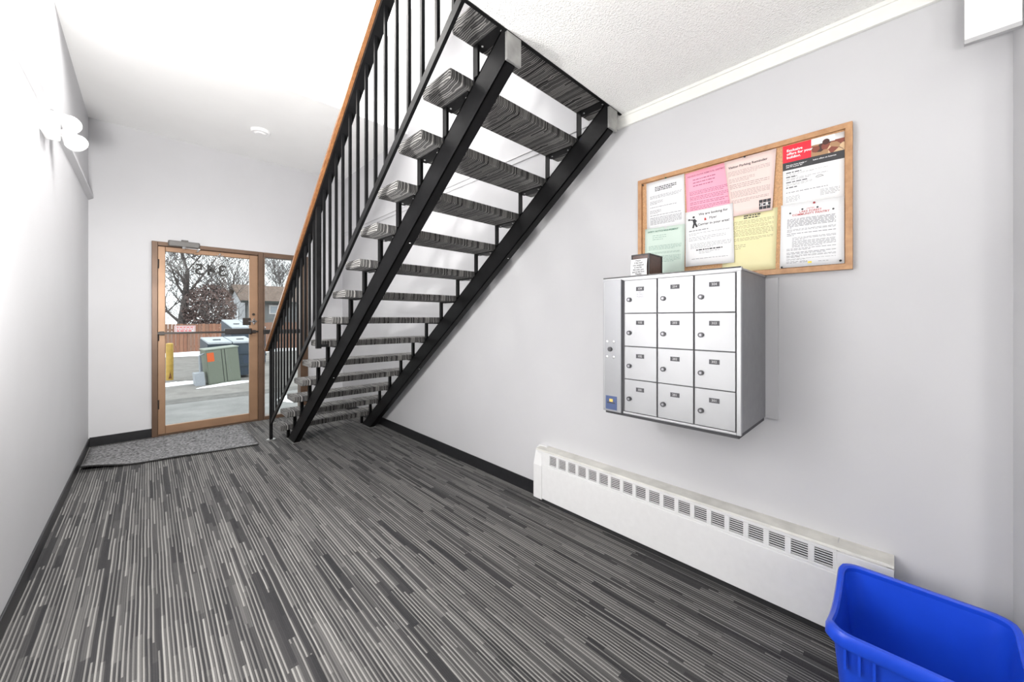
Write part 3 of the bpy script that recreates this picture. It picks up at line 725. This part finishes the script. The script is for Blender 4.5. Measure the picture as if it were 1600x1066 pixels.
def loft(rings, closed_bottom=False):
    b = B(); vr = [[b.bm.verts.new(p) for p in r] for r in rings]; n = len(vr[0])
    for a, c in zip(vr, vr[1:]):
        for i in range(n): b.bm.faces.new((a[i], a[(i+1)%n], c[(i+1)%n], c[i]))
    if closed_bottom: b.bm.faces.new(vr[0]); 
    return b, vr
b, vr = loft([ring(.050,.003,0), ring(.048,.012,0), ring(.018,bh-.06,.4), ring(.012,bh-.006), ring(.016,bh-.006), ring(.022,bh-.06,.4), ring(.052,.018,0), ring(.056,.014,0)])
b.bm.faces.new(vr[0]); b.bm.faces.new(vr[-1])
b.obj('tub', M['blue'], bn, True)
b, vr = loft([ring(.013,bh-.036), ring(.002,bh-.040), ring(-.001,bh-.034), ring(.0,bh-.008), ring(.004,bh), ring(.014,bh+.001), ring(.019,bh-.004), ring(.019,bh-.012)])
n = len(vr[0])
for i in range(n): b.bm.faces.new((vr[-1][i], vr[-1][(i+1)%n], vr[0][(i+1)%n], vr[0][i]))
b.obj('rim', M['blue'], bn, True)
for yy2 in (by0+.03, by1-.13):
    k = B()
    for i in range(3): k.box(bx0+.006, bx0+.018, yy2+.02+.03*i, yy2+.026+.03*i, bh-.10, bh-.035)
    k.obj('rib', M['blue'], bn)

# ---------------------------------------------------------------- wall light above the corner
lf = tag(empty('wall_light'), 'white box shaped wall light high in the corner beside the soffit', 'light')
fx0, fx1, fy0, fy1, fz0, fz1 = 1.895, XR, YF+.003, -.150, 2.178, 2.50
B().box(fx0, fx0+.010, fy0, fy1, fz0+.010, fz1, .002).obj('diffuser', M['fixture'], lf)
B().box(fx0-.003, fx0+.016, fy0, fy1+.001, fz0, fz0+.014, .001).obj('bottom_rail', M['fixedge'], lf)
B().box(fx0+.010, fx1, fy0, fy1, fz1-.02, fz1, .002).obj('top_panel', M['fixture'], lf)
B().box(fx1-.03, fx1, fy0, fy1-.02, fz1-.10, fz1-.02, .003).obj('housing', M['fixture'], lf)

# ---------------------------------------------------------------- smoke detector and emergency light
k = B(); k.cyl((.872,4.80,ZLOW-.028), (.872,4.80,ZLOW), .083, .092, n=28); sd = k.obj('smoke_detector', M['fixture'], None, True)
tag(sd, 'round white smoke detector on the lower ceiling near the door', 'smoke detector')
B().cyl((.872,4.80,ZLOW-.040), (.872,4.80,ZLOW-.027), .045, .060, n=24).obj('sensor_dome', M['fixture'], sd, True)
el = tag(empty('emergency_light', (0,0,.05)), 'white twin head emergency light on the left wall below the ledge', 'emergency light')
B().box(XL, XL+.06, 3.30, 3.46, 2.29, 2.41, .008).obj('battery_box', M['fixture'], el)
def head(p, q):
    p = Vector(p); q = Vector(q); d = (q-p).normalized()
    k = B(); k.cyl(p-d*.05, p+d*.035, .030, .052, n=18); k.cyl(p+d*.035, p+d*.05, .056, .056, n=18); k.obj('lamp_head', M['fixture'], el, True)
head((XL+.06, 3.62, 2.475), (XL+.26, 4.2, 2.47)); head((XL+.085, 3.62, 2.375), (XL+.26, 4.0, 2.27))
k = B(); k.cyl((XL+.04, 3.46, 2.40), (XL+.055, 3.58, 2.47), .012, n=10); k.cyl((XL+.04, 3.46, 2.35), (XL+.075, 3.58, 2.385), .012, n=10); k.obj('lamp_arm', M['fixture'], el)

# ---------------------------------------------------------------- outside
GZ = -.48
struct(B().box(-30, 60, YB+.16, 70, GZ-.3, GZ).obj('ground', M['asphalt']), 'worn grey asphalt lane outside the door', 'ground')
struct(B().box(-6, 8, YB+.16, 10.35, GZ, GZ+.03, .01).obj('ground_apron', M['concrete']), 'pale concrete apron just outside the door', 'pavement')
struct(B().box(-6, 8, 10.42, 11.0, GZ, GZ+.022, .006).obj('ground_gutter', M['gutter']), 'concrete gutter strip between apron and lane', 'kerb')
def mound(name, label, cx, cy, lx, ly, h, seed, rot=0):
    rg = random.Random(seed); n = 26; m = 6; me = bpy.data.meshes.new(name); vs = [(0,0,h)]; fs = []
    rad = [rg.uniform(.7,1.15) for _ in range(n)]
    rad = [(rad[i-1]+rad[i]*2+rad[(i+1)%n])/4 for i in range(n)]
    for j in range(1, m+1):
        t = j/m
        for i in range(n):
            a = 2*math.pi*i/n; vs.append((lx*t*rad[i]*math.cos(a), ly*t*rad[i]*math.sin(a), h*(1-t**2)*rg.uniform(.75,1.15) if j < m else -.01))
    for i in range(n): fs.append((0, 1+i, 1+(i+1)%n))
    for j in range(m-1):
        for i in range(n): a = 1+j*n+i; c = 1+j*n+(i+1)%n; fs.append((a, a+n, c+n, c))
    me.from_pydata(vs, [], fs); me.update()
    for p in me.polygons: p.use_smooth = True
    o = mk(name, me, M['snow']); o.location = (cx, cy, GZ); o.rotation_euler.z = rot; tag(o, label, 'snow')
mound('snow_bank', 'ragged bank of snow in front of the green utility cabinet', 1.62, 12.66, .85, .11, .06, 3, .30)
mound('snow_bank', 'low strip of snow at the foot of the yellow bollard', .55, 13.6, .9, .28, .07, 4, .2)
mound('snow_bank', 'long ridge of snow along the foot of the cedar fence', 2.5, 24.2, 6.5, .7, .16, 5, 0)
mound('snow_bank', 'patch of snow beyond the bottom of the sidelight', 2.6, 9.2, .75, .8, .10, 6, .2)
mound('snow_bank', 'thin snow patch just outside the door glass', 1.25, 8.15, .45, .16, .05, 8, .7)
struct(B().box(-6, 8, 10.35, 10.42, GZ-.02, GZ+.006).obj('ground_joint', M['utildark']), 'dark open joint between apron and gutter strip', 'pavement')
# bollard
bo = tag(B().cyl((0,0,0), (0,0,1.05), .085, n=20).obj('bollard', M['bollard'], None, True), 'yellow steel bollard standing in the lane', 'bollard'); bo.location = (.455, 14.75, GZ)
B().sphere((0,0,1.05), .085, 8, (1,1,.35)).obj('cap', M['bollard'], bo, True)
k = B().poly([(-.03,-.0862,.05),(.045,-.0862,.05),(.03,-.0862,.13),(.01,-.0862,.26),(-.01,-.0862,.12)], (0,.002,0)); k.obj('rust_patch', M['rust'], bo)
# utility cabinet, leaning
uc = tag(empty('utility_cabinet'), 'sage green double door utility cabinet leaning on the snow', 'utility cabinet')
va = Vector((1.18,12.87,0)); vb = Vector((1.90,12.95,0)); ang = math.atan2(vb.y-va.y, vb.x-va.x); wd = (vb-va).length
uc.location = (va.x, va.y, GZ); uc.rotation_euler = Matrix.Rotation(ang, 4, 'Z').to_3x3().to_4x4().to_euler() if False else (Matrix.Rotation(ang,4,'Z') @ Matrix.Rotation(-math.radians(5.0),4,'Y')).to_euler()
B().box(0, wd, .012, .55, -.05, .93, .01).obj('body', M['util'], uc)
B().box(-.02, wd+.02, -.01, .57, .93, .965, .01).obj('lid', plain('pale_sage', (.24,.27,.23), .5), uc)
cm = wd*.46
B().box(.015, cm, 0, .014, .02, .92, .003).obj('door', M['util'], uc); B().box(cm+.085, wd-.015, 0, .014, .02, .92, .003).obj('door', M['util'], uc)
B().box(cm+.016, cm+.069, .002, .013, .02, .92, .002).obj('centre_post', M['util'], uc)
B().box(cm-.002, cm+.087, .0105, .0115, .02, .92).obj('door_gap', M['utildark'], uc)
s = B().box(.02, .17, -.004, 0, .62, .86, .001).obj('warning_label', M['orange'], uc); s['label'] = 'orange warning label'
mbx = B().box(-.26, -.06, .05, .35, -.02, .36, .01).obj('meter_box', M['meter'], uc); mbx['label'] = 'pale grey meter box'
k = B().cyl((-.12,.2,.36), (-.10,.2,.80), .022, n=8); k.cyl((-.10,.2,.80), (0,.2,.84), .022, n=8); k.obj('conduit', M['meter'], uc)
# dumpsters
def dumpster(loc, rz, w, d, h, label, slope):
    e = tag(empty('dumpster', loc, (0,0,rz)), label, 'dumpster', 'dumpsters by the fence')
    b = B().poly([(0,0,.08),(0,d,.08),(0,d,h),(0,0,h-slope)], (w,0,0)); b.obj('body', M['dumpblue'], e)
    b = B()
    for z in (.35, .72): b.box(-.02, w+.02, -.03, 0, z, z+.06)
    b.obj('side_rib', M['dumpblue'], e)
    for i in range(2):
        q = B().poly([(w/2*i+.015,-.05,h-slope),(w/2*i+.015,d+.02,h+.01),(w/2*i+.015,d+.02,h+.05),(w/2*i+.015,-.05,h-slope+.05)], (w/2-.03,0,0)).obj('lid', M['dumplid'], e)
        B().box(w/4+w/2*i-.09, w/4+w/2*i+.09, d*.35, d*.42, h-slope*.6+.045, h-slope*.6+.075, .005).obj('handle', M['utildark'], q)
    for sx in (0, w-.10): B().box(sx, sx+.10, .05, .15, 0, .08).obj('foot', M['utildark'], e)
    return e
dumpster((1.22,13.72,GZ), .10, 1.15, .95, 1.17, 'dark blue dumpster with a frosted lid right behind the green cabinet', .12)
dumpster((2.22,17.2,GZ), .14, 1.12, 1.2, 1.70, 'taller blue dumpster with a pale lid, farther behind the near one', .28)
# fence
fn = tag(empty('cedar_fence'), 'reddish cedar board fence across the far side of the lane', 'fence')
bd = [None]*3
for i in range(100):
    x = -3.2+.142*i; h = 1.50+.012*math.sin(i*2.1)+(.05 if i > 42 else 0)
    c = R.randrange(3)
    if bd[c] is None: q = bd[c] = B().box(-.066, .066, 0, .02, 0, 1.5, .004, 1).obj('fence_board', M['fence'][c], fn)
    else: q = copy(bd[c], fn)
    q.location = (x, 24.8+R.uniform(-.006,.006), GZ+.03); q.scale = (1, 1, h/1.5)
for z in (.35, 1.2): B().box(-3.3, 11.1, 24.83, 24.87, GZ+z, GZ+z+.09).obj('fence_rail', M['fence'][2], fn)
sg = tag(B().box(-.40, .40, -.012, 0, 0, .38, .004).obj('parking_sign', M['signwhite']), 'white and red parking sign fixed to the cedar fence', 'sign')
sg.location = (1.33, 24.775, GZ+1.07)
b = B()
for (x0,x1,z0,z1) in ((-.37,.37,.345,.36),(-.37,.37,.02,.035),(-.37,-.355,.035,.345),(.355,.37,.035,.345)): b.box(x0,x1,-.0145,-.012,z0,z1)
b.obj('border', M['signred'], sg)
b = B(); rg = random.Random(3)
for z, hh in ((.27,.045),(.19,.035),(.09,.055)):
    x = -.31
    while x < .27: w = rg.uniform(.05,.16); b.box(x, min(x+w,.31), -.0145, -.012, z, z+hh); x += w+.03
b.obj('lettering', M['signred'], sg)
# house
hs = tag(empty('house'), 'single storey house with brown shingle roof beyond the fence', 'house')
hx0, hx1, hy0, hy1, ez, rz_ = 4.47, 15, 29, 35.8, 2.47, 3.62
ym = (hy0+hy1)/2
B().box(hx0, hx1, hy0, hy1, GZ, ez).obj('wall', M['greysiding'], hs)
k = B().poly([(hx0-.02,hy0,GZ),(hx0-.02,hy1,GZ),(hx0-.02,hy1,ez),(hx0-.02,ym,rz_-.05),(hx0-.02,hy0,ez)], (.06,0,0)); k.obj('gable', M['siding'], hs)
for i in range(11):
    z = GZ+.9+i*.2
    if z < ez: B().box(hx0-.035, hx0-.018, hy0, hy1, z, z+.012).obj('siding_lap', M['siding'], hs)
b = B(); e = .35
sl = (rz_-ez)/(ym-hy0)
b.poly([(hx0-.3,hy0-e,ez-e*sl),(hx0-.3,ym,rz_),(hx0-.3,hy1+e,ez-e*sl),(hx0-.3,hy1+e,ez-e*sl+.12),(hx0-.3,ym,rz_+.12),(hx0-.3,hy0-e,ez-e*sl+.12)], (hx1-hx0+.6,0,0))
b.obj('roof', M['roof'], hs)
B().box(hx0-.3, hx1+.3, hy0-e-.03, hy0-e, ez-e*sl-.02, ez-e*sl+.12).obj('gutter', M['utildark'], hs)
def win(x0, x1, y0, y1, z0, z1):
    w_ = B().box(x0, x1, y0, y1, z0, z1).obj('window', M['signwhite'], hs)
    dx = .08 if x1-x0 > .2 else 0; dy = .08 if y1-y0 > .2 else 0
    B().box(x0+dx-(.0 if dx else .02), x1-dx, y0+dy-(.0 if dy else .02), y1-dy, z0+.08, z1-.08).obj('pane', plain('grey_pane', (.25,.28,.31), .1), w_)
win(5.75, 6.55, hy0-.04, hy0, 1.62, 2.22); win(8.9, 9.9, hy0-.04, hy0, 1.3, 2.2); win(hx0-.06, hx0-.02, 31.2, 31.6, 1.2, 2.0)
# trees
def tree(label, x, y, h, r0, seed, spread, levels, leaves, crown, lean=0, first=.35, leafmat='leaf', ls=.10, dense=(2,2,2,2,2)):
    rg = random.Random(seed); e = tag(empty('tree', (x, y, GZ)), label, 'tree', 'trees beyond the fence')
    tk = B(); brc = B(); tips = []
    def grow(bm_, p, d, L, r, lev):
        segs = 3; q = p
        for s_ in range(segs):
            d = (d+Vector((rg.uniform(-1,1),rg.uniform(-1,1),rg.uniform(-.3,.7)))*(.12 if lev == 0 else .25)).normalized()
            q2 = q+d*L/segs; ra = max(r*(1-.22*s_), .009); rb = max(r*(1-.22*(s_+1)), .008)
            bm_.cyl(q, q2, ra, rb, n=8 if lev == 0 else 4 if lev < 3 else 3, caps=False); 
            if lev < levels:
                nb_ = dense[lev] if (lev > 0 or (s_+1)/segs > first) else 0
                for _ in range(nb_):
                    a = rg.uniform(0, 2*math.pi); up = rg.uniform(.25,.9)
                    nd = (Vector((math.cos(a),math.sin(a),0))*spread+Vector((0,0,up))+d*.35).normalized()
                    grow(brc, q2, nd, L*rg.uniform(.45,.72), rb*rg.uniform(.45,.65), lev+1)
            else: tips.append(q2)
            q = q2
    grow(tk, Vector((0,0,0)), Vector((lean,0,1)), h*.62, r0, 0)
    tk.obj('trunk', M['bark'], e); bo_ = brc.obj('branches', M['bark'], e); bo_['kind'] = 'stuff'
    if leaves:
        vs=[];fs=[]; cx_,cy_,cz_,rx_,ry_,rz2 = crown
        for i in range(leaves):
            while True:
                p = Vector((rg.uniform(-1,1),rg.uniform(-1,1),rg.uniform(-1,1)))
                if p.length < 1 and p.length > rg.random()**.8*.9: break
            p = Vector((cx_+p.x*rx_, cy_+p.y*ry_, cz_+p.z*rz2))
            a = Vector((rg.uniform(-1,1),rg.uniform(-1,1),rg.uniform(-1,1))).normalized()*ls; c = a.orthogonal().normalized()*ls*.6
            k_ = len(vs); vs += [p-a, p+c, p+a, p-c]; fs.append((k_,k_+1,k_+2,k_+3))
        me = bpy.data.meshes.new('crown'); me.from_pydata(vs, [], fs); me.update()
        o = mk('crown', me, M[leafmat], e); o['kind'] = 'stuff'
    return e
tree('broad grey trunked tree with dense bare twigs behind the parking sign', 1.35, 27.2, 7.2, .27, 11, .95, 4, 500, (.2,0,3.2,2.0,1.5,1.8), 0, .1, 'leaf', .05, (3,2,2,2))
tree('bushy tree still holding rusty brown leaves beside the house gable', 2.37, 26.6, 4.2, .14, 21, .9, 3, 3600, (.1,0,2.3,1.2,1.2,1.45), 0, .1, 'leaf', .075, (4,3,2))
tree('thin bare tree with upswept branches above the house roof', 4.9, 37.5, 8.5, .14, 31, .55, 4, 0, None, .06, .2, dense=(3,2,2,2))
tree('bare tree rising behind the house, seen through the sidelight', 9.3, 41.0, 8.0, .16, 41, .75, 4, 0, None, 0, .2, dense=(3,3,2,2))
